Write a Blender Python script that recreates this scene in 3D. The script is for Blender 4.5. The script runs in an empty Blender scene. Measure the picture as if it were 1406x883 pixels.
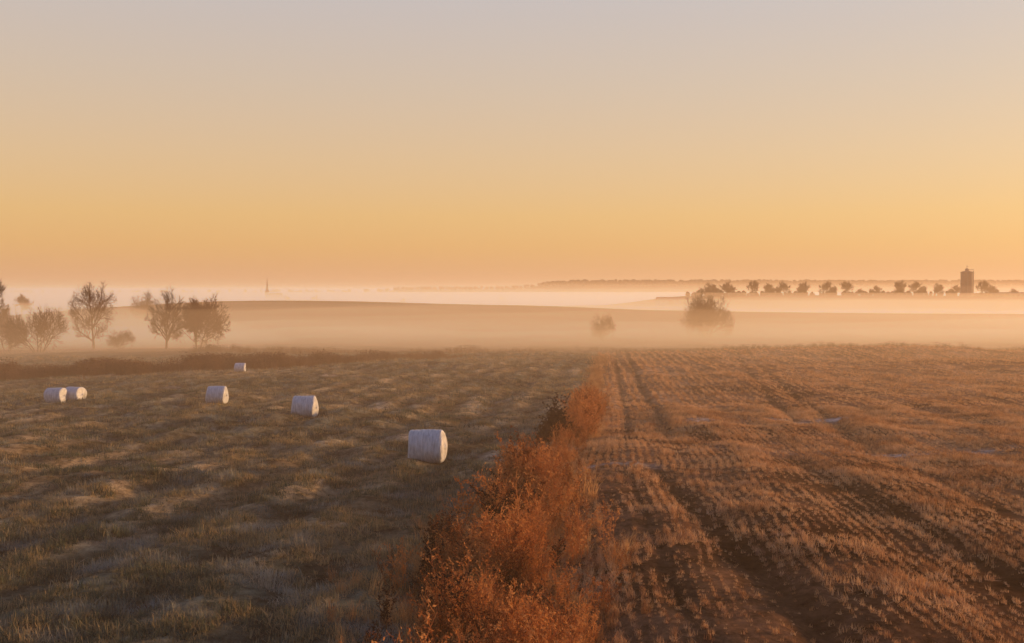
import bpy, math, random
import numpy as np
from mathutils import Vector, Matrix
D=bpy.data
scene=bpy.context.scene
scene.view_settings.view_transform='Standard'
scene.view_settings.look='None'
scene.view_settings.exposure=0
scene.view_settings.gamma=1
SUN_EL=math.radians(6.6); SUN_AZ=math.radians(72)

# ---------------------------------------------------------------- noise
_tabs={}
def vnoise(x,y,seed=0):
    if seed not in _tabs: _tabs[seed]=np.random.RandomState(seed+11).rand(256,256)
    t=_tabs[seed]
    xi=np.floor(x).astype(int); yi=np.floor(y).astype(int)
    fx=x-xi; fy=y-yi
    fx=fx*fx*fx*(fx*(fx*6-15)+10); fy=fy*fy*fy*(fy*(fy*6-15)+10)
    a=t[xi%256,yi%256]; b=t[(xi+1)%256,yi%256]; c=t[xi%256,(yi+1)%256]; d=t[(xi+1)%256,(yi+1)%256]
    return (a*(1-fx)+b*fx)*(1-fy)+(c*(1-fx)+d*fx)*fy-0.5
def fbm(x,y,seed=0,o=3):
    s=0;a=1
    for i in range(o):
        s=s+a*vnoise(x*2**i+17.3*i,y*2**i+5.1*i,seed+i); a*=.5
    return s
def sstep(a,b,x):
    t=np.clip((x-a)/(b-a),0,1); return t*t*(3-2*t)
def herm(xs,ys,x):
    xs=np.array(xs,float); ys=np.array(ys,float)
    h=np.diff(xs); dl=np.diff(ys)/h
    m=np.zeros(len(xs)); m[0]=dl[0]; m[-1]=dl[-1]
    for i in range(1,len(xs)-1):
        m[i]=0 if dl[i-1]*dl[i]<=0 else 2*dl[i-1]*dl[i]/(dl[i-1]+dl[i])
    x=np.clip(x,xs[0],xs[-1]); i=np.clip(np.searchsorted(xs,x)-1,0,len(xs)-2)
    t=(x-xs[i])/h[i]; t2=t*t;t3=t2*t
    return (2*t3-3*t2+1)*ys[i]+(t3-2*t2+t)*h[i]*m[i]+(-2*t3+3*t2)*ys[i+1]+(t3-t2)*h[i]*m[i+1]

PX=[-3000,-60,0,15,36,55,70,120,150,178,235,300,400,600,900,1500,3000,20000]
PZ=[-5,-4.8,-5.0,-5.4,-6.25,-7.1,-7.8,-9.3,-10.2,-11.0,-12.9,-13.4,-13,-14,-16,-20,-20,-20]
def mc(y):   # centre line of the overgrown field margin
    return herm([-60,0,15,30,40,55,120,180,400],[-4,-1.45,-.45,.95,2.25,4.0,10.3,16.5,40],y)
def tracks(x,y):
    f1=1-sstep(33,37,y); f2=sstep(42,50,y)
    t=f1*(np.exp(-((x-4.15-.03*y-.3*np.sin(y*.13))/.42)**2)+.6*np.exp(-((x-8.4-.05*y-.3*np.sin(y*.1))/.28)**2)+.7*np.exp(-((x-2.0-.055*y)/.14)**2)+.6*np.exp(-((x-11.2-.07*y-.4*np.sin(y*.2))/.35)**2))
    a=mc(y)
    t=t+f2*(np.exp(-((x-a-2.4)/.3)**2)+np.exp(-((x-a-4.3)/.3)**2)+.8*np.exp(-((x-a-10-.1*(y-40))/.35)**2)+.8*np.exp(-((x-a-12-.1*(y-40))/.35)**2))
    return np.clip(t,0,1)
def frostlines(x,y):
    w1=np.exp(-((y-34.6-.6*vnoise(x/1.7,x*0,201))/.5)**2)*sstep(2.0,2.6,x)*(1-sstep(4.6,5.6,x))
    w2=np.exp(-((y-38.5-1.8*vnoise(x/5,x*0,202)-.06*(x-10))/.75)**2)*sstep(9,11,x)*(1-sstep(27,34,x))
    w3=np.exp(-((y-52.5-2.5*vnoise(x/6,x*0,203)-.22*(x-9))/1.2)**2)*sstep(8.5,10,x)*(1-sstep(18,22,x))
    return np.clip(w1+w2+w3,0,1)*np.clip(.6+1.8*fbm(x/1.1,y/.9,204),0,1)
def H(x,y):
    x=np.asarray(x,float); y=np.asarray(y,float)
    z=herm(PX,PZ,y)
    C=herm([-3000,-400,-230,-165,-118,0,66,205,400,800,3000],[1,1,2,7.0,8.6,7.6,5.3,3.7,3.5,3,2],x)
    z=z+C*np.exp(-((y-415)/75.)**2)
    R=herm([-3000,-200,60,126,500,1500,3000],[3,3,5,11.3,11.6,9,6],x)
    z=z+R*np.exp(-((y-705)/95.)**2)
    xr=x/np.maximum(y,1)*2900
    F=herm([-9000,-1200,-400,-340,0,130,900,2500,9000],[12,14,17,24,28,42,44,38,25],xr)
    z=z+F*np.exp(-((y-2900)/500.)**2)*(1+0.12*vnoise(x/260,y/900,3))
    z=z-0.035*np.maximum(0,-x-20)*(1-sstep(100,300,-x))*(1-sstep(120,200,y))
    near=1-sstep(150,260,y)
    z=z+1.2*np.exp(-((x-62)/26.)**2-((y-172)/16.)**2)
    xp=x-mc(y)
    left=1-sstep(-1.6,-.6,xp); right=1-left
    z=z+near*(0.42*vnoise(x/13,y/19,5)*sstep(12,40,y+10)+0.38*vnoise(x/5.2,y/8.,6)+0.13*vnoise(x/1.7,y/1.9,7)+0.06*vnoise(x/.6,y/.6,8))
    z=z+near*left*.30*np.clip(fbm(x/2.2,y/1.6,14),-.3,.7)*sstep(22,30,y)*(1-sstep(70,95,y))
    z=z+near*left*0.09*np.sin(2*np.pi*(xp/2.9+0.35*vnoise(x/9,y/14,9)))
    z=z+near*right*0.06*np.sin(2*np.pi*((x-0.09*y)/4.1+0.2*vnoise(x/9,y/14,10)))
    z=z+.22*right*np.exp(-((y-47-3*vnoise(x/8,x*0,15))/2.6)**2)*sstep(6,9,x)*(1-sstep(30,45,x))
    z=z-near*right*0.13*tracks(x,y)
    far=sstep(200,420,y)
    z=z+far*1.2*vnoise(x/90,y/70,12)*(1-sstep(1500,2500,y))
    return z

# ---------------------------------------------------------------- helpers
def link(o,par=None):
    scene.collection.objects.link(o)
    if par is not None: o.parent=par
    return o
def mesh_np(name,V,F,mat=None,smooth=True):
    me=D.meshes.new(name)
    V=np.asarray(V,float)
    me.from_pydata(V.tolist(),[],F if isinstance(F,list) else F.tolist())
    if smooth: me.polygons.foreach_set('use_smooth',[True]*len(me.polygons))
    if mat: me.materials.append(mat)
    me.update(); return me
def newmat(name):
    m=D.materials.new(name); m.use_nodes=True
    nt=m.node_tree; nt.nodes.clear()
    return m,nt,nt.nodes,nt.links
def srgb(*c):
    return tuple(((v/255)/12.92 if v/255<=.04045 else ((v/255+.055)/1.055)**2.4) for v in c)

def foliage_mat(name,c1,c2,c3=None,trans=0.35,nscale=0.25,frost=0.0,frostcol=(.5,.5,.52)):
    m,nt,N,L=newmat(name)
    out=N.new('ShaderNodeOutputMaterial')
    oi=N.new('ShaderNodeObjectInfo'); g=N.new('ShaderNodeNewGeometry')
    no=N.new('ShaderNodeTexNoise'); no.inputs['Scale'].default_value=nscale; no.inputs['Detail'].default_value=3
    L.new(g.outputs['Position'],no.inputs['Vector'])
    ad=N.new('ShaderNodeMath'); ad.operation='ADD'
    mr=N.new('ShaderNodeMapRange'); mr.inputs[1].default_value=.3; mr.inputs[2].default_value=.7; mr.inputs[3].default_value=-.35; mr.inputs[4].default_value=.45
    L.new(no.outputs['Fac'],mr.inputs[0]); L.new(mr.outputs[0],ad.inputs[0]); L.new(oi.outputs['Random'],ad.inputs[1])
    cr=N.new('ShaderNodeValToRGB'); cr.color_ramp.elements[0].color=(*c1,1); cr.color_ramp.elements[1].color=(*c2,1)
    if c3:
        cr.color_ramp.elements[-1].color=(*c3,1)
        e=cr.color_ramp.elements.new(.5); e.color=(*c2,1)
    L.new(ad.outputs[0],cr.inputs[0])
    col=cr.outputs[0]
    if frost>0:
        n2=N.new('ShaderNodeTexNoise'); n2.inputs['Scale'].default_value=.8; n2.inputs['Detail'].default_value=6
        L.new(g.outputs['Position'],n2.inputs['Vector'])
        m2=N.new('ShaderNodeMapRange'); m2.inputs[1].default_value=.5; m2.inputs[2].default_value=.72; m2.inputs[4].default_value=frost
        L.new(n2.outputs['Fac'],m2.inputs[0])
        mx=N.new('ShaderNodeMixRGB'); mx.inputs[2].default_value=(*frostcol,1)
        L.new(m2.outputs[0],mx.inputs[0]); L.new(col,mx.inputs[1]); col=mx.outputs[0]
    df=N.new('ShaderNodeBsdfDiffuse'); tr=N.new('ShaderNodeBsdfTranslucent'); ms=N.new('ShaderNodeMixShader'); ms.inputs[0].default_value=trans
    L.new(col,df.inputs[0]); L.new(col,tr.inputs[0]); L.new(df.outputs[0],ms.inputs[1]); L.new(tr.outputs[0],ms.inputs[2]); L.new(ms.outputs[0],out.inputs[0])
    return m
def plain_mat(name,c,rough=.8,var=.25,scale=2.,bump=0.0):
    m,nt,N,L=newmat(name)
    out=N.new('ShaderNodeOutputMaterial'); b=N.new('ShaderNodeBsdfPrincipled'); b.inputs['Roughness'].default_value=rough
    tc=N.new('ShaderNodeTexCoord'); no=N.new('ShaderNodeTexNoise'); no.inputs['Scale'].default_value=scale; no.inputs['Detail'].default_value=5
    L.new(tc.outputs['Object'],no.inputs['Vector'])
    mx=N.new('ShaderNodeMixRGB'); mx.inputs[1].default_value=(*[v*(1-var) for v in c],1); mx.inputs[2].default_value=(*[min(1,v*(1+var)) for v in c],1)
    L.new(no.outputs['Fac'],mx.inputs[0]); L.new(mx.outputs[0],b.inputs['Base Color'])
    L.new(b.outputs[0],out.inputs[0]); return m

# ---------------------------------------------------------------- world
w=D.worlds.new("World"); scene.world=w; w.use_nodes=True
nt=w.node_tree; N=nt.nodes; L=nt.links; N.clear()
out=N.new('ShaderNodeOutputWorld'); ad=N.new('ShaderNodeAddShader')
sky=N.new('ShaderNodeTexSky'); sky.sky_type='NISHITA'; sky.sun_disc=False; sky.sun_elevation=SUN_EL; sky.sun_rotation=SUN_AZ
sky.dust_density=2.0
b1=N.new('ShaderNodeBackground'); b1.inputs[1].default_value=.05; L.new(sky.outputs[0],b1.inputs[0])
tc=N.new('ShaderNodeTexCoord'); sx=N.new('ShaderNodeSeparateXYZ'); L.new(tc.outputs['Generated'],sx.inputs[0])
def ramp(els):
    cr=N.new('ShaderNodeValToRGB'); L.new(sx.outputs[2],cr.inputs[0]); ce=cr.color_ramp.elements
    ce[0].position=els[0][0]; ce[0].color=(*els[0][1],1); ce[1].position=1.0; ce[1].color=(*els[-1][1],1)
    for p,c in els[1:-1]:
        e=ce.new(p); e.color=(*c,1)
    return cr
cr=ramp([(0.0,srgb(223,162,122)),(.018,srgb(226,166,119)),(.045,srgb(230,172,110)),(.075,srgb(232,179,113)),(.13,srgb(226,184,136)),(.2,srgb(215,187,160)),(.28,srgb(204,189,182)),(.5,srgb(132,144,174)),(1.0,srgb(72,94,146))])
cb=ramp([(0.0,srgb(116,108,126)),(.1,srgb(142,124,132)),(.25,srgb(142,134,146)),(.5,srgb(108,120,154)),(1.0,srgb(72,94,146))])
dt=N.new('ShaderNodeVectorMath'); dt.operation='DOT_PRODUCT'; dt.inputs[1].default_value=(.45,.89,0); L.new(tc.outputs['Generated'],dt.inputs[0])
mr=N.new('ShaderNodeMapRange'); mr.interpolation_type='SMOOTHSTEP'; mr.inputs[1].default_value=-.35; mr.inputs[2].default_value=.5; L.new(dt.outputs['Value'],mr.inputs[0])
mxw=N.new('ShaderNodeMixRGB'); L.new(mr.outputs[0],mxw.inputs[0]); L.new(cb.outputs[0],mxw.inputs[1]); L.new(cr.outputs[0],mxw.inputs[2])
b2=N.new('ShaderNodeBackground'); b2.inputs[1].default_value=.84; L.new(mxw.outputs[0],b2.inputs[0])
L.new(b1.outputs[0],ad.inputs[0]); L.new(b2.outputs[0],ad.inputs[1]); L.new(ad.outputs[0],out.inputs[0])

sd=D.lights.new('sun','SUN'); sd.energy=5.0; sd.angle=math.radians(.6); sd.color=(1,.50,.18)
so=D.objects.new('sun',sd); link(so)
sv=Vector((math.cos(SUN_EL)*math.sin(SUN_AZ),math.cos(SUN_EL)*math.cos(SUN_AZ),math.sin(SUN_EL)))
so.rotation_mode='QUATERNION'; so.rotation_quaternion=sv.to_track_quat('Z','Y'); so.location=(60,0,30)

# ---------------------------------------------------------------- camera
cd=D.cameras.new('camera'); cam=D.objects.new('camera',cd); link(cam); scene.camera=cam
cd.sensor_width=36; cd.lens=35; cd.clip_end=30000
cam.location=(0,0,0); cam.rotation_euler=(math.radians(90-1.74),0,0)

# ---------------------------------------------------------------- ground
def build_ground():
    nx,ny=880,900
    tx=np.linspace(-6.9,6.9,nx); X=15*np.sinh(tx)
    ty=np.linspace(-2.2,6.7,ny); Y=18+24*np.sinh(ty)
    XX,YY=np.meshgrid(X,Y); ZZ=H(XX,YY)
    V=np.stack([XX.ravel(),YY.ravel(),ZZ.ravel()],1)
    i=np.arange((ny-1)*(nx-1)); r=i//(nx-1); c=i%(nx-1); a=r*nx+c
    F=np.stack([a,a+1,a+nx+1,a+nx],1)
    me=D.meshes.new('ground')
    me.vertices.add(len(V)); me.vertices.foreach_set('co',V.ravel())
    me.loops.add(F.size); me.loops.foreach_set('vertex_index',F.ravel())
    me.polygons.add(len(F)); me.polygons.foreach_set('loop_start',np.arange(len(F))*4)
    me.polygons.foreach_set('use_smooth',np.ones(len(F),bool))
    me.update(calc_edges=True)
    x=XX.ravel(); y=YY.ravel(); xp=x-mc(y)
    def C(*c): return np.array(c)[None,:]
    n1=np.clip(.5+1.3*fbm(x/11,y/16,21),0,1)[:,None]; n2=np.clip(.5+1.5*fbm(x/2.3,y/3.,31),0,1)[:,None]
    left=C(.075,.098,.074)*(1-n1)+C(.30,.22,.125)*n1
    left=left*(.6+.8*n2)
    st=np.clip(.5+.8*np.sin(2*np.pi*(xp/2.9+0.35*vnoise(x/9,y/14,9))),0,1)[:,None]
    left=left*(.75+.5*st)
    right=C(.22,.11,.062)*(1-n1)+C(.43,.24,.125)*n1
    right=right*(.6+.7*n2)
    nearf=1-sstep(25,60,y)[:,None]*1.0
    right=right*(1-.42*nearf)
    rr=sstep(-1.4,-.4,xp)[:,None]
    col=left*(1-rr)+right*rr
    col=col*(1-.5*tracks(x,y)[:,None]*rr)
    fr=np.clip(3*(fbm(x/4,y/3,51,4)-.42),0,1)[:,None]*(.4)*(1-.5*rr)
    fr=np.clip(fr+.8*rr*frostlines(x,y)[:,None],0,1)
    col=col*(1-fr)+C(.50,.43,.38)*fr
    f1=sstep(165,200,y)[:,None]
    col=col*(1-f1)+C(.19,.125,.07)*(.6+.8*n1)*f1
    f2=sstep(320,370,y)[:,None]; col=col*(1-f2)+C(.17,.105,.06)*f2
    f3=sstep(480,520,y)[:,None]; col=col*(1-f3)+C(.13,.10,.06)*f3
    f4=sstep(1900,2300,y)[:,None]; col=col*(1-f4)+C(.06,.055,.035)*f4
    at=me.color_attributes.new('gcol','FLOAT_COLOR','POINT')
    at.data.foreach_set('color',np.concatenate([col,np.ones((len(col),1))],1).ravel())
    m,nt,N,L=newmat('ground_material')
    out=N.new('ShaderNodeOutputMaterial'); b=N.new('ShaderNodeBsdfDiffuse')
    ca=N.new('ShaderNodeVertexColor'); ca.layer_name='gcol'
    g=N.new('ShaderNodeNewGeometry')
    mp=N.new('ShaderNodeMapping'); mp.inputs['Scale'].default_value=(1,.7,1); L.new(g.outputs['Position'],mp.inputs['Vector'])
    a=N.new('ShaderNodeTexNoise'); a.inputs['Scale'].default_value=2.2; a.inputs['Detail'].default_value=9; a.inputs['Roughness'].default_value=.8
    L.new(mp.outputs[0],a.inputs['Vector'])
    mr=N.new('ShaderNodeMapRange'); mr.inputs[1].default_value=.34; mr.inputs[2].default_value=.66; mr.inputs[3].default_value=.25; mr.inputs[4].default_value=1.75
    L.new(a.outputs['Fac'],mr.inputs[0])
    mx=N.new('ShaderNodeVectorMath'); mx.operation='SCALE'; L.new(ca.outputs[0],mx.inputs[0]); L.new(mr.outputs[0],mx.inputs['Scale'])
    bp=N.new('ShaderNodeBump'); bp.inputs['Strength'].default_value=1; bp.inputs['Distance'].default_value=.18; L.new(a.outputs['Fac'],bp.inputs['Height'])
    L.new(mx.outputs[0],b.inputs[0]); L.new(bp.outputs[0],b.inputs['Normal']); L.new(b.outputs[0],out.inputs[0])
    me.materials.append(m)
    link(D.objects.new('ground',me))
build_ground()

# ---------------------------------------------------------------- instancing
def scatter(name,P,R,S,objs):
    col=D.collections.new(name+'_parts')
    for o in objs: col.objects.link(o)
    me=D.meshes.new(name); me.vertices.add(len(P)); me.vertices.foreach_set('co',np.asarray(P,float).ravel())
    a=me.attributes.new('rot','FLOAT_VECTOR','POINT'); a.data.foreach_set('vector',np.asarray(R,float).ravel())
    a=me.attributes.new('scl','FLOAT_VECTOR','POINT'); a.data.foreach_set('vector',np.asarray(S,float).ravel())
    ob=link(D.objects.new(name,me))
    ng=D.node_groups.new(name+'_nodes','GeometryNodeTree')
    ng.interface.new_socket('Geometry',in_out='INPUT',socket_type='NodeSocketGeometry')
    ng.interface.new_socket('Geometry',in_out='OUTPUT',socket_type='NodeSocketGeometry')
    N=ng.nodes;L=ng.links
    gi=N.new('NodeGroupInput'); go=N.new('NodeGroupOutput')
    ci=N.new('GeometryNodeCollectionInfo'); ci.inputs['Collection'].default_value=col; ci.inputs['Separate Children'].default_value=True; ci.inputs['Reset Children'].default_value=True
    ip=N.new('GeometryNodeInstanceOnPoints'); ip.inputs['Pick Instance'].default_value=True
    r=N.new('GeometryNodeInputNamedAttribute'); r.data_type='FLOAT_VECTOR'; r.inputs['Name'].default_value='rot'
    s=N.new('GeometryNodeInputNamedAttribute'); s.data_type='FLOAT_VECTOR'; s.inputs['Name'].default_value='scl'
    L.new(gi.outputs[0],ip.inputs['Points']); L.new(ci.outputs[0],ip.inputs['Instance'])
    L.new(r.outputs['Attribute'],ip.inputs['Rotation']); L.new(s.outputs['Attribute'],ip.inputs['Scale'])
    L.new(ip.outputs[0],go.inputs[0])
    md=ob.modifiers.new('instances','NODES'); md.node_group=ng
    return ob

def blade(V,F,p,dirx,diry,h,wd,bend,segs=2):
    px,py=-diry,dirx; i0=len(V)
    for k in range(segs+1):
        t=k/segs; ww=wd*(1-t*.85)/2
        cx=p[0]+dirx*bend*t*t; cy=p[1]+diry*bend*t*t; cz=p[2]+h*t*(1-.25*t*min(1,bend/h if h else 0))
        V.append((cx-px*ww,cy-py*ww,cz)); V.append((cx+px*ww,cy+py*ww,cz))
    for k in range(segs):
        a=i0+2*k; F.append((a,a+1,a+3,a+2))
def tuft(name,rng,n,spread,hmin,hmax,wd,bend,mat,lay=0):
    V=[];F=[]
    for i in range(n):
        a=rng.uniform(0,6.283); r=spread*math.sqrt(rng.random()); b=rng.uniform(0,6.283)
        h=rng.uniform(hmin,hmax); bd=bend*rng.random()*h
        if rng.random()<lay: bd=h*1.5; h*=.35
        blade(V,F,(r*math.cos(a),r*math.sin(a),-.01),math.cos(b),math.sin(b),h,wd*rng.uniform(.7,1.3),bd)
    return D.objects.new(name,mesh_np(name,V,F,mat,False))

rng=random.Random(4); nr=np.random.RandomState(7)
grass_mat=foliage_mat('grass_blades',(.052,.085,.068),(.13,.145,.095),(.46,.33,.17),.3,.16,.7,(.42,.45,.42))
stub_mat=foliage_mat('stubble_straw',(.30,.14,.07),(.62,.33,.145),(.80,.52,.28),.25,.3,.25,(.68,.54,.44))
weed_mat=foliage_mat('dry_weeds',(.20,.07,.03),(.54,.21,.07),(.70,.35,.13),.4,.8)
dry_mat=foliage_mat('dry_grass',(.28,.13,.06),(.54,.28,.12),(.66,.41,.19),.4,.5)
reed_mat=foliage_mat('reeds',(.09,.05,.035),(.16,.09,.055),(.2,.12,.07),.3,.1)

grass_src=[tuft('grass_tuft',rng,17,.10,.04,.13,.012,1.1,grass_mat,.2) for i in range(6)]
stub_src=[tuft('stubble_tuft',rng,19,.06,.05,.14,.010,.7,stub_mat,.25) for i in range(7)]
def bandpts(bands):
    out=[]
    for d0,d1,den,u in bands:
        W=u*d1+4; n=int((2*W)*(d1-d0)*den)
        x=nr.uniform(-W,W,n); y=nr.uniform(d0,d1,n)
        k=np.abs(x)<u*y+4; out.append((x[k],y[k],np.full(k.sum(),(d0+d1)/2)))
    return [np.concatenate(a) for a in zip(*out)]
x,y,dm=bandpts([(7,20,80,.56),(20,35,55,.56),(35,60,24,.56),(60,100,8,.56),(100,172,3.0,.56)])
xp=x-mc(y); k=xp<-.6+.35*vnoise(x*1.2,y*1.2,2); x,y=x[k],y[k]
den=.5+fbm(x/.9,y/1.1,61); k=nr.rand(len(x))<np.clip(.1+1.4*den,0.08,1); x,y=x[k],y[k]
z=H(x,y); n=len(x)
s=(.6+.7*nr.rand(n))*(1+y/90)*(1+1.1*np.clip(fbm(x/.9,y/1.1,61),-.5,.6))
scatter('grass',np.stack([x,y,z],1),np.stack([nr.normal(0,.1,n),nr.normal(0,.1,n),nr.uniform(0,6.28,n)],1),np.stack([s,s,s*(.75+.45*nr.rand(n))],1),grass_src)

# stubble rows
P=[]
for d0,d1,sp,st in [(7,62,.27,.055),(62,105,.6,.18),(105,176,1.2,.4)]:
    ys=np.arange(d0,d1,st)
    for yy in ys:
        x0=float(mc(yy))-.2; x1=.56*yy+5
        k0=math.ceil((x0-.09*yy)/sp); k1=int((x1-.09*yy)/sp)
        xs=np.arange(k0,k1+1)*sp+.09*yy
        P.append(np.stack([xs,np.full(len(xs),yy)],1))
P=np.concatenate(P); x=P[:,0]; y=P[:,1]; n=len(x)
rowid=np.round((x-.09*y)/.27)
rown=vnoise(rowid*.73,y/9,75)
off=nr.normal(0,.026,n)*(1+y/60)
fill=nr.rand(n)<.22                      # stray regrowth between the drilled rows
off=np.where(fill,nr.uniform(-.14,.14,n),off)
x=x+off+.6*vnoise(y/6,x/7,70)+.10*vnoise(y/1.1,rowid*.37,73); y=y+nr.normal(0,.05,n)*(1+y/30)
pr=1.0-.95*tracks(x,y)-.85*frostlines(x,y); pr*=np.clip(.98+1.3*fbm(x/1.5,y/2.2,71)+.8*rown,.15,1)
k=(nr.rand(n)<pr); x=x[k];y=y[k];n=len(x);rown=rown[k];fill=fill[k]
s=(.55+.8*nr.rand(n))*(1+np.maximum(0,y-40)/70)*(1.05+.9*np.clip(fbm(x/1.2,y/1.6,72),-.55,.6)+.5*rown)*np.where(fill,.65,1)
scatter('stubble',np.stack([x,y,H(x,y)],1),np.stack([nr.normal(0,.2,n),nr.normal(0,.2,n),nr.uniform(0,6.28,n)],1),np.stack([s,s,s],1),stub_src)

# weeds on field margin
def stick(V,F,a,b,w0,w1):
    a=Vector(a);b=Vector(b); d=(b-a).normalized(); u=d.orthogonal().normalized(); v=d.cross(u)
    i=len(V)
    for c,wd in ((a,w0),(b,w1)):
        for k in range(3):
            an=k*2.094; V.append(tuple(c+(u*math.cos(an)+v*math.sin(an))*wd))
    for k in range(3):
        k2=(k+1)%3; F.append((i+k,i+k2,i+3+k2,i+3+k))
def leaf(V,F,p,s,rng):
    d=Vector((rng.gauss(0,1),rng.gauss(0,1),rng.gauss(0,1))).normalized(); u=d.orthogonal().normalized()
    p=Vector(p); i=len(V)
    V.extend([tuple(p-d*s),tuple(p+u*s*.45),tuple(p+d*s),tuple(p-u*s*.45)]); F.append((i,i+1,i+2,i+3))
def weed(name,rng,mat,h,stems,leaves,lf=.018):
    V=[];F=[]
    for s in range(stems):
        a=rng.uniform(0,6.28); r=rng.random()*.14; p=Vector((r*math.cos(a),r*math.sin(a),-.03)); lean=Vector((rng.gauss(0,.2),rng.gauss(0,.2),1))
        hh=h*rng.uniform(.5,1.1); pts=[p]; seg=6
        for k in range(seg):
            lean+=Vector((rng.gauss(0,.09),rng.gauss(0,.09),0)); p=p+lean.normalized()*hh/seg; pts.append(p)
        for k in range(seg):
            stick(V,F,pts[k],pts[k+1],.0065*(1-k/seg*.6),.0065*(1-(k+1)/seg*.6))
            if k>=1:
                for b in range(rng.randint(2,4)):
                    q=pts[k].lerp(pts[k+1],rng.random()); an=rng.uniform(0,6.28); l=hh*rng.uniform(.1,.26)*(1.1-k/seg*.5)
                    e=q+Vector((math.cos(an)*l*.75,math.sin(an)*l*.75,l*rng.uniform(.4,1)))
                    stick(V,F,q,e,.003,.002)
                    for j in range(leaves): leaf(V,F,q.lerp(e,rng.uniform(.25,1.08))+Vector((rng.gauss(0,.012),rng.gauss(0,.012),rng.gauss(0,.012))),lf*rng.uniform(.5,1.4),rng)
    return D.objects.new(name,mesh_np(name,V,F,mat,False))
weed_src=[weed('dry_weed_stem',rng,weed_mat,1.0,4,6,.020) for i in range(4)]+[weed('dry_weed_stem',rng,weed_mat,1.0,6,3,.016) for i in range(2)]
dark_mat=foliage_mat('dead_shrub',(.035,.022,.02),(.08,.045,.032),None,.2,.8)
dark_src=[weed('dead_shrub_stem',rng,dark_mat,1.0,7,7,.025) for i in range(2)]
tall_src=[tuft('dry_grass_clump',rng,55,.16,.35,.8,.010,.9,dry_mat,.1) for i in range(4)]
hy=[6,12,17,22,28,31,33,35,39,43,48,56,63,75,100,160]; hh=[.8,.95,1.05,1.3,1.6,1.7,1.2,.7,.65,1.0,1.15,1.5,1.15,1.0,.9,.9]
def addmargin(name,n,y0,y1,src,hs,wsc,pw=1.0,off=0.0,thr=.6):
    y=y0+(y1-y0)*nr.rand(n)**pw
    wd=herm([6,20,30,36,60,160],[2.0,1.7,1.2,.7,.8,1.2],y)*wsc
    x=mc(y)+off+nr.normal(0,.5,n)*wd+.6*vnoise(y/2.6,y*0,80)
    k=nr.rand(n)<np.clip(thr+2.4*fbm(x/1.0,y/1.5,81),.02,1)
    x=x[k];y=y[k];n=len(x)
    edge=np.exp(-((x-mc(y)-off)/(1.1*wd[k]+.2))**2)
    s=herm(hy,hh,y)*hs*(.5+.6*nr.rand(n))*(.4+.6*edge)*(1+1.5*np.clip(vnoise(x/1.1,y/1.6,82),-.4,.5))
    scatter(name,np.stack([x,y,H(x,y)],1),np.stack([nr.normal(0,.16,n),nr.normal(0,.16,n),nr.uniform(0,6.28,n)],1),np.stack([s*1.1,s*1.1,s],1),src)
addmargin('dry_weeds',2600,8,75,weed_src,.95,1.0,1.3)
addmargin('tall_dry_grass',6400,7,165,tall_src,.75,1.3,1.6)
addmargin('dead_shrubs',60,39,48,dark_src,1.2,.6,1,-.9,1)
addmargin('dead_shrubs.001',60,14,26,dark_src,.85,.9,1,-.4,1)

# reeds along the ditch
def reedclump(name,rng):
    V=[];F=[]
    for i in range(26):
        a=rng.uniform(0,6.28);r=.5*math.sqrt(rng.random());h=rng.uniform(.7,1.35); b=rng.uniform(0,6.28)
        blade(V,F,(r*math.cos(a),r*math.sin(a),-.05),math.cos(b),math.sin(b),h,.022,.25*h)
        leaf(V,F,(r*math.cos(a)+math.cos(b)*.22*h,r*math.sin(a)+math.sin(b)*.22*h,h*.95),.09,rng)
    return D.objects.new(name,mesh_np(name,V,F,reed_mat,False))
reed_src=[reedclump('reed_clump',rng) for i in range(4)]
n=5200
u=nr.rand(n); x=-100+u*92; y=herm([-100,-60,-32,-20,-8],[112,124,134,146,160],x)+nr.normal(0,1,n)*herm([-100,-60,-8],[4.5,3.2,1.6],x)
k=nr.rand(n)<np.clip(1.0+1.0*fbm(x/5,y/3,85)-sstep(-25,-8,x)*.5,0.1,1); x=x[k];y=y[k];n=len(x)
s=(.6+.6*nr.rand(n))*(1+1.1*vnoise(x/3,y/4,86))*herm([-100,-40,-8],[1.15,1.0,.6],x)
scatter('reeds',np.stack([x,y,H(x,y)],1),np.stack([nr.normal(0,.08,n),nr.normal(0,.08,n),nr.uniform(0,6.28,n)],1),np.stack([s,s,s],1),reed_src)
n=3400
x=nr.uniform(-60,140,n); y=184+7*vnoise(x/20,x*0,87)+nr.normal(0,4,n); s=(.3+.6*nr.rand(n))*np.clip(.5+1.8*fbm(x/9,y/9,88),.12,1.3)
scatter('rough_grass',np.stack([x,y,H(x,y)],1),np.stack([nr.normal(0,.08,n),nr.normal(0,.08,n),nr.uniform(0,6.28,n)],1),np.stack([s,s,s],1),reed_src[:2])

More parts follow.
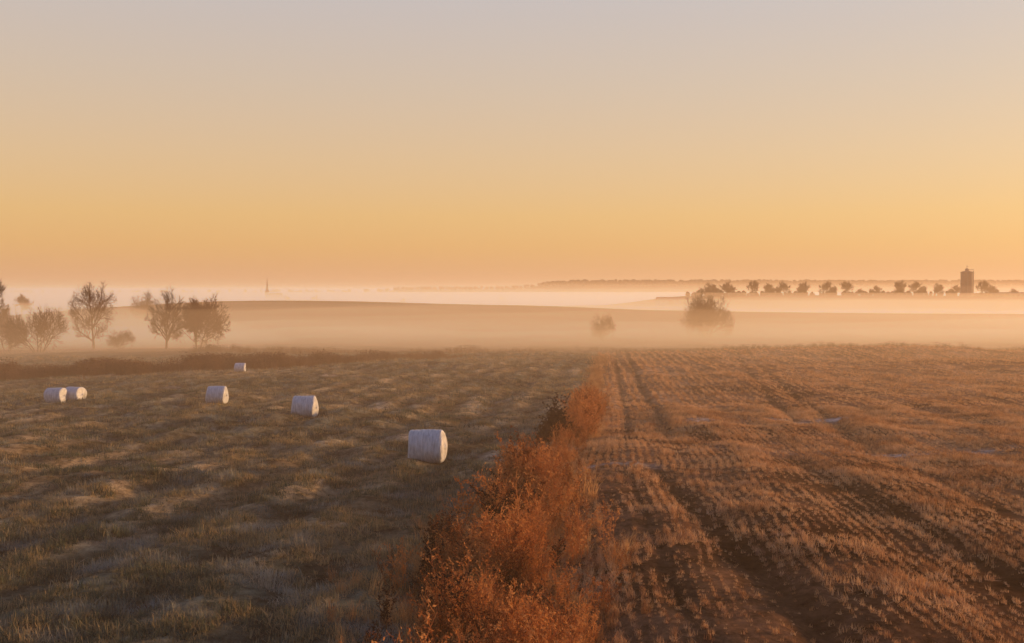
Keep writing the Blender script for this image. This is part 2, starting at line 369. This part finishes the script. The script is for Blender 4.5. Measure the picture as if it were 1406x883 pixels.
# ---------------------------------------------------------------- trees
twigm=foliage_mat('twigs',(.08,.042,.028),(.15,.075,.042),None,.15,.4)
def tube(V,F,pts,rads,ns):
    i0=len(V); n=len(pts)
    for j,(p,r) in enumerate(zip(pts,rads)):
        d=(pts[min(j+1,n-1)]-pts[max(j-1,0)]).normalized(); u=d.orthogonal().normalized(); v=d.cross(u)
        for k in range(ns):
            a=6.2832*k/ns; q=p+(u*math.cos(a)+v*math.sin(a))*r; V.append((q.x,q.y,q.z))
    for j in range(n-1):
        for k in range(ns):
            k2=(k+1)%ns; F.append((i0+j*ns+k,i0+j*ns+k2,i0+(j+1)*ns+k2,i0+(j+1)*ns+k))
def make_tree(seed,height,spread,trunk,kids=(8,5,5,4,4),multi=1,low=.12,twr=.016,leanmax=1.0,clip=1.05):
    rng=random.Random(seed); V=[];F=[]; cen=Vector((0,0,height*(.5+low*.5))); rz=height*(.5-low*.5)
    ml=len(kids)
    def inside(p):
        q=p-cen; return math.sqrt((q.x/spread)**2+(q.y/spread)**2+(q.z/rz)**2)
    def branch(p,d,l,r,lev):
        segs=3 if lev<ml else 2
        pts=[p]; dd=d.copy()
        for k in range(segs):
            dd=(dd+Vector((rng.gauss(0,.13),rng.gauss(0,.13),rng.gauss(.05,.1)))).normalized()
            p2=pts[-1]+dd*l/segs
            if lev>0 and inside(p2)>clip: p2=pts[-1]+dd*l/segs*.4
            pts.append(p2)
        rr=[max(twr*.5,r*(1-.55*k/segs)) for k in range(segs+1)]
        tube(V,F,pts,rr,6 if lev==0 else (4 if lev<3 else 3))
        if lev>=ml: return
        n=kids[lev]
        for i in range(n):
            t=rng.uniform(.2 if lev else .3,1) if i<n-1 else 1.0
            f=t*segs; k=min(int(f),segs-1); q=pts[k].lerp(pts[k+1],f-k)
            ang=rng.uniform(.4,1.05) if i<n-1 else .15
            ax=dd.orthogonal().normalized(); ax.rotate(Matrix.Rotation(rng.uniform(0,6.28),3,dd))
            nd=dd.copy(); nd.rotate(Matrix.Rotation(ang,3,ax))
            branch(q,nd,l*rng.uniform(.55,.82)*(1.12-.3*t),max(twr,r*rng.uniform(.38,.58)),lev+1)
    for m_ in range(multi):
        a=6.28*m_/multi+rng.random(); ln=0.0 if multi==1 else rng.uniform(.15,leanmax)
        branch(Vector((math.cos(a)*.3*(multi>1),math.sin(a)*.3*(multi>1),-.4)),Vector((math.cos(a)*ln,math.sin(a)*ln,1)).normalized(),height*trunk*rng.uniform(.85,1.1),height*.022/(multi**.35),0)
    V=np.array(V); hi=np.percentile(V[:,2],99.7); wr=np.percentile(np.hypot(V[:,0],V[:,1]),98)
    V[:,2]*=height/hi; V[:,:2]*=spread/wr
    return mesh_np('bare_tree',V,F,twigm,True)
def XY(px,d): return ((px-703)/1367*d,d)
def put(name,me,px,d,sc=1.0,rz=0.0,dz=0.,sz=None):
    x,y=XY(px,d); o=D.objects.new(name,me); o.location=(x,y,float(H(x,y))+dz); o.rotation_euler=(0,0,rz); o.scale=(sc,sc,sz or sc); return link(o)
tA=make_tree(1,14.8,5.2,.40,(10,6,5,5,3),1,.12,.018); tB=make_tree(12,13.2,4.2,.4,(9,6,5,5,3),1,.12,.018)
tC=make_tree(3,11.4,7.0,.38,(8,6,5,5,3),3,.0,.022); tS=make_tree(5,6.5,5.0,.45,(6,5,5,4),6,.0,.018)
tW=make_tree(6,12.,7.6,.5,(7,5,5,4),12,.0,.03,1.6,1.3)
tD=make_tree(7,11,5.2,.42,(9,6,5,4),1,.14,.06); tE=make_tree(8,10,6.4,.38,(9,6,5,4),2,.06,.06)
put('bare_tree',tA,128,205,1,0,0,.93); put('bare_tree',tB,228,203,1.0,1.0,0,.93); put('bare_tree',tC,271,212,1.0,0,0,.95)
put('bare_tree',tC,-42,200,1.0,2.2,0,1.25); put('bare_bush',tS,52,188,1.25,.5,0,1.3); put('bare_bush',tS,10,195,.9,2.5,0,1.2)
put('bare_tree',tB,195,330,1.0,2.0,0,.85); put('bare_tree',tD,30,420,.8,1.)
put('bare_bush',tS,165,200,.6,1.5)
put('willow_tree',tW,971,290,1,.4)
put('bare_bush',tS,828,262,.7,1.1,0,1.1)
for i,(px,d,me,sc) in enumerate([(963,640,tE,.95),(978,655,tE,1.15),(997,650,tE,1.25),(1033,690,tD,1.0),(1056,700,tE,.85),(1076,695,tE,.95),(1102,690,tE,.95),(1135,690,tE,1.0),(1162,700,tD,.95),(1203,705,tE,.7),(1233,700,tE,1.05),(1258,705,tE,1.0),(1290,700,tE,.85),(1312,710,tE,.8),(1348,700,tD,1.05),(1362,715,tE,.85),(1392,720,tE,.6),(1180,715,tE,.5),(552,1050,tE,1.),(690,1500,tE,1.4),(395,1160,tE,1.3),(432,1170,tE,1.3)]):
    put('bare_tree',me,px,d,sc,i*1.7)

def forest():
    V=[];F=[]; rg=random.Random(9)
    forest_mat=foliage_mat('forest',(.07,.055,.035),(.10,.075,.05))
    pts=[]
    for i in range(4200):
        u=rg.uniform(-.62,.62); px=703+1367*u; d=rg.uniform(2650,3050)
        den=1 if px>740 else (.3 if px>540 else .12)
        if rg.random()<den*(.55+.9*(float(vnoise(np.array(u*14.),np.array(1.5),90))+.5)): pts.append((u*d,d,rg.uniform(5,11)))
    for i in range(40):
        px=rg.uniform(388,440); d=rg.uniform(1180,1260); pts.append(((px-703)/1367*d,d,rg.uniform(5,8)))
    for i in range(60):
        px=rg.choice([rg.uniform(530,560),rg.uniform(580,720)]); d=rg.uniform(1900,2100); pts.append(((px-703)/1367*d,d,rg.uniform(5,9)))
    for i in range(260):
        px=rg.uniform(940,1420); d=rg.uniform(706,725); pts.append(((px-703)/1367*d,d,rg.uniform(1.5,3.6)))
    for x,y,h in pts:
        z=float(H(x,y)); r=h*rg.uniform(.35,.6); i0=len(V)
        for (zz,rr) in ((-1,.3),(h*.3,.9),(h*.6,1.0),(h*.85,.6)):
            for k in range(7):
                a=k*.8976; q=r*rr*rg.uniform(.7,1.3); V.append((x+q*math.cos(a),y+q*math.sin(a),z+zz+rg.uniform(-.06,.06)*h))
        V.append((x,y,z+h))
        for l in range(3):
            for k in range(7):
                k2=(k+1)%7; F.append((i0+l*7+k,i0+l*7+k2,i0+l*7+7+k2,i0+l*7+7+k))
        for k in range(7): F.append((i0+21+k,i0+21+(k+1)%7,i0+28))
    link(D.objects.new('distant_forest',mesh_np('distant_forest',V,F,forest_mat,False)))
forest()

# ---------------------------------------------------------------- bales
def bale_mat():
    m,nt,N,L=newmat('white_bale_wrap')
    out=N.new('ShaderNodeOutputMaterial'); b=N.new('ShaderNodeBsdfPrincipled'); b.inputs['Roughness'].default_value=.5
    tc=N.new('ShaderNodeTexCoord'); mp=N.new('ShaderNodeMapping'); mp.inputs['Scale'].default_value=(5,1.2,1.2); L.new(tc.outputs['Object'],mp.inputs[0])
    n=N.new('ShaderNodeTexNoise'); n.inputs['Scale'].default_value=3; n.inputs['Detail'].default_value=6; L.new(mp.outputs[0],n.inputs['Vector'])
    cr=N.new('ShaderNodeValToRGB'); cr.color_ramp.elements[0].position=.3; cr.color_ramp.elements[0].color=(.36,.38,.41,1); cr.color_ramp.elements[1].position=.7; cr.color_ramp.elements[1].color=(.66,.67,.69,1)
    L.new(n.outputs['Fac'],cr.inputs[0]); L.new(cr.outputs[0],b.inputs['Base Color'])
    bp=N.new('ShaderNodeBump'); bp.inputs['Strength'].default_value=.9; bp.inputs['Distance'].default_value=.06; L.new(n.outputs['Fac'],bp.inputs['Height']); L.new(bp.outputs[0],b.inputs['Normal'])
    L.new(b.outputs[0],out.inputs[0]); return m
bm_=bale_mat()
def bale(px,d,rot,seed):
    ns=64; Lh=.63
    prof=[(-Lh,0),(-Lh-.01,.25),(-Lh,.45),(-Lh+.012,.56),(-Lh+.045,.61)]
    mid=[(t,.63+.008*math.cos(t*2.2)) for t in np.linspace(-Lh+.09,Lh-.09,17)]
    prof=prof+mid+[(-a,r) for a,r in prof[::-1]]
    V=[];F=[]
    rg=np.random.RandomState(seed); ph=rg.rand(4)*6.28
    for j,(a,r) in enumerate(prof):
        for k in range(ns):
            th=2*np.pi*k/ns
            w_=1+.014*math.sin(3*th+ph[0]+a*2)+.010*math.sin(7*th+ph[1]-a*5)+.009*math.sin(a*30+ph[2]+math.sin(th*2))
            rr=r*w_; cx=a+ (0.035*math.sin(th*2+ph[3]) if abs(a)>.55 else 0)
            yy=rr*math.cos(th)*1.03; zz=rr*math.sin(th)*.985
            if zz<-.54: zz=-.54-(-zz-.54)*.25; yy*=1.04
            V.append((cx,yy,zz+.565))
    n=len(prof)
    for j in range(n-1):
        for k in range(ns):
            k2=(k+1)%ns; F.append((j*ns+k,j*ns+k2,(j+1)*ns+k2,(j+1)*ns+k))
    F.append(tuple(range(ns-1,-1,-1))); F.append(tuple((n-1)*ns+k for k in range(ns)))
    me=mesh_np('silage_bale',V,F,bm_,True)
    x,y=XY(px,d); o=D.objects.new('silage_bale',me)
    h=float(min(H(x-.4,y),H(x+.4,y),H(x,y-.3)))
    o.location=(x,y,h-.01); o.rotation_euler=(0,0,rot); link(o)
bale(586,36,math.radians(-6),1); bale(417.5,55,math.radians(-3),2); bale(297,68,math.radians(0),3); bale(329,120,math.radians(8),4)
bale(75,74,math.radians(-1),5); bale(101,75.2,math.radians(-12),6)

# ---------------------------------------------------------------- buildings
conc=plain_mat('concrete',(.13,.10,.095),.85,.3,.4); roofm=plain_mat('roofing',(.12,.07,.055),.8,.3,1); wallm=plain_mat('painted_wall',(.35,.3,.27),.8,.2,1); metal=plain_mat('steel',(.12,.11,.11),.5,.2,3); glass=plain_mat('window_glass',(.03,.03,.035),.2,.1,1)
def box(nm,par,c,s,mat):
    x,y,z=[v/2 for v in s]
    V=[(a*x,b*y,e*z) for a in(-1,1) for b in(-1,1) for e in(-1,1)]
    F=[(0,1,3,2),(4,6,7,5),(0,4,5,1),(2,3,7,6),(0,2,6,4),(1,5,7,3)]
    o=D.objects.new(nm,mesh_np(nm,V,F,mat,False)); o.location=c; link(o,par); return o
def lathe(nm,par,prof,mat,ns=32,c=(0,0,0)):
    V=[];F=[]
    for r,z in prof:
        for k in range(ns):
            a=6.2832*k/ns; V.append((r*math.cos(a),r*math.sin(a),z))
    for j in range(len(prof)-1):
        for k in range(ns):
            k2=(k+1)%ns; F.append((j*ns+k,j*ns+k2,(j+1)*ns+k2,(j+1)*ns+k))
    F.append(tuple((len(prof)-1)*ns+k for k in range(ns)))
    o=D.objects.new(nm,mesh_np(nm,V,F,mat,False)); o.location=c; link(o,par); return o
def empty(nm,px,d,rz=0,dz=0):
    x,y=XY(px,d); e=D.objects.new(nm,None); e.location=(x,y,float(H(x,y))+dz); e.rotation_euler=(0,0,rz); return link(e)
silo=empty('grain_silo',1327,690)
lathe('shell',silo,[(4.0,-1),(4.0,3),(4.08,3.02),(4.08,3.3),(4.0,3.32),(4.0,9),(4.08,9.02),(4.08,9.3),(4.0,9.32),(4.0,16.2),(4.2,16.25),(4.2,16.8),(3.9,16.85),(1.2,17.6)],conc)
box('head_house',silo,(0,0,18.1),(1.8,1.8,1.4),metal); lathe('head_roof',silo,[(1.3,0),(0.1,.8)],metal,4,(0,0,18.8))
box('elevator_leg',silo,(4.25,-.6,8.4),(.5,.5,18.0),metal); box('ladder_cage',silo,(-1.5,-4.35,8.5),(.8,.6,17),metal); box('conveyor',silo,(2.4,-.6,18.3),(4.2,.4,.4),metal)
box('mast',silo,(0,0,20.5),(.2,.2,2.4),metal); box('mast_arm',silo,(.3,0,20.6),(1.8,.15,.15),metal)
def barn(nm,px,d,l,wd,h,rh,rz,wm,rm):
    e=empty(nm,px,d,rz)
    box('walls',e,(0,0,h/2-.5),(l,wd,h+1),wm)
    V=[(-l/2-.4,-wd/2-.4,h),(l/2+.4,-wd/2-.4,h),(l/2+.4,wd/2+.4,h),(-l/2-.4,wd/2+.4,h),(-l/2-.4,0,h+rh),(l/2+.4,0,h+rh)]
    F=[(0,1,5,4),(2,3,4,5),(0,4,3),(1,2,5),(0,3,2,1)]
    o=D.objects.new('roof',mesh_np('roof',V,F,rm,False)); o.location=(0,0,.004); link(o,e)
    box('door',e,(0,-wd/2-.04,1.4),(3,.1,2.8),rm)
    for i in (-1,1): box('window',e,(i*l*.3,-wd/2-.04,h*.6),(1.4,.1,1.1),glass)
barn('farm_barn',918,640,15,9,2.6,2.2,.12,wallm,roofm); barn('farm_barn',1388,716,22,9,1.8,1.4,.05,wallm,roofm)
barn('farm_barn',420,1190,24,11,4.5,4,.1,wallm,roofm); barn('farmhouse',402,1180,14,9,4.5,4,.4,wallm,roofm)
ch=empty('church',367,1450)
box('nave',ch,(12,0,5),(20,10,12),wallm)
V=[(2,-5.4,11),(22.4,-5.4,11),(22.4,5.4,11),(2,5.4,11),(2,0,17),(22.4,0,17)]
o=D.objects.new('nave_roof',mesh_np('nave_roof',V,[(0,1,5,4),(2,3,4,5),(0,4,3),(1,2,5)],roofm,False)); link(o,ch)
box('tower',ch,(0,0,9),(5.0,5.0,20),wallm); box('belfry_window',ch,(0,-2.53,15),(1.4,.1,2.6),glass)
lathe('spire',ch,[(3.4,0),(1.5,4),(.8,12),(.12,21)],roofm,8,(0,0,19.01)); lathe('cross',ch,[(.12,0),(.12,2)],metal,6,(0,0,40))

# ---------------------------------------------------------------- mist
def mist_mat(name,den,col=(.98,.70,.40),gl=1.0):
    m,nt,N,L=newmat(name); out=N.new('ShaderNodeOutputMaterial'); s=N.new('ShaderNodeVolumeScatter')
    s.inputs['Color'].default_value=(*col,1); s.inputs['Density'].default_value=den; s.inputs['Anisotropy'].default_value=0.25
    # warm glow added to the vapour in place of scattering beyond the traced bounce
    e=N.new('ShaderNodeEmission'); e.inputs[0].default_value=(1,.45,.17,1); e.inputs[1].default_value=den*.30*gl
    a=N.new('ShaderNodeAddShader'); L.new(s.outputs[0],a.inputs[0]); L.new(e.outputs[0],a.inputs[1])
    L.new(a.outputs[0],out.inputs['Volume']); return m
mist_root=D.objects.new('mist',None); link(mist_root)
def slab(nm,x0,x1,y0,y1,zb,zt,den,amp,wl,seed,edge=None,ex=None,col=(.98,.70,.40),gl=1.0):
    nx,ny=90,70
    X=np.linspace(x0,x1,nx); Y=np.linspace(y0,y1,ny) if y1-y0<1500 else y0+(y1-y0)*np.linspace(0,1,ny)**2.5
    XX,YY=np.meshgrid(X,Y); T=zt+amp*2*fbm(XX/wl,YY/wl,seed,3)
    if edge: 
        f=sstep(y0,y0+edge,YY)*(1-sstep(y1-edge,y1,YY)) if y1<1500 else sstep(y0,y0+edge,YY)
        if ex: f=f*sstep(x0,x0+ex,XX)*(1-sstep(x1-ex,x1,XX))
        lo=(zt-4) if not ex else -17
        T=T*f+lo*(1-f)
    top=np.stack([XX.ravel(),YY.ravel(),T.ravel()],1); bot=top.copy(); bot[:,2]=zb
    V=np.concatenate([top,bot]); n=nx*ny; F=[]
    for r in range(ny-1):
        for c in range(nx-1):
            a=r*nx+c; F.append((a,a+1,a+nx+1,a+nx)); b=a+n; F.append((b,b+nx,b+nx+1,b+1))
    for c in range(nx-1):
        F.append((c,c+n,c+1+n,c+1)); a=(ny-1)*nx+c; F.append((a,a+1,a+1+n,a+n))
    for r in range(ny-1):
        a=r*nx; F.append((a,a+nx,a+nx+n,a+n)); b=a+nx-1; F.append((b,b+n,b+nx+n,b+nx))
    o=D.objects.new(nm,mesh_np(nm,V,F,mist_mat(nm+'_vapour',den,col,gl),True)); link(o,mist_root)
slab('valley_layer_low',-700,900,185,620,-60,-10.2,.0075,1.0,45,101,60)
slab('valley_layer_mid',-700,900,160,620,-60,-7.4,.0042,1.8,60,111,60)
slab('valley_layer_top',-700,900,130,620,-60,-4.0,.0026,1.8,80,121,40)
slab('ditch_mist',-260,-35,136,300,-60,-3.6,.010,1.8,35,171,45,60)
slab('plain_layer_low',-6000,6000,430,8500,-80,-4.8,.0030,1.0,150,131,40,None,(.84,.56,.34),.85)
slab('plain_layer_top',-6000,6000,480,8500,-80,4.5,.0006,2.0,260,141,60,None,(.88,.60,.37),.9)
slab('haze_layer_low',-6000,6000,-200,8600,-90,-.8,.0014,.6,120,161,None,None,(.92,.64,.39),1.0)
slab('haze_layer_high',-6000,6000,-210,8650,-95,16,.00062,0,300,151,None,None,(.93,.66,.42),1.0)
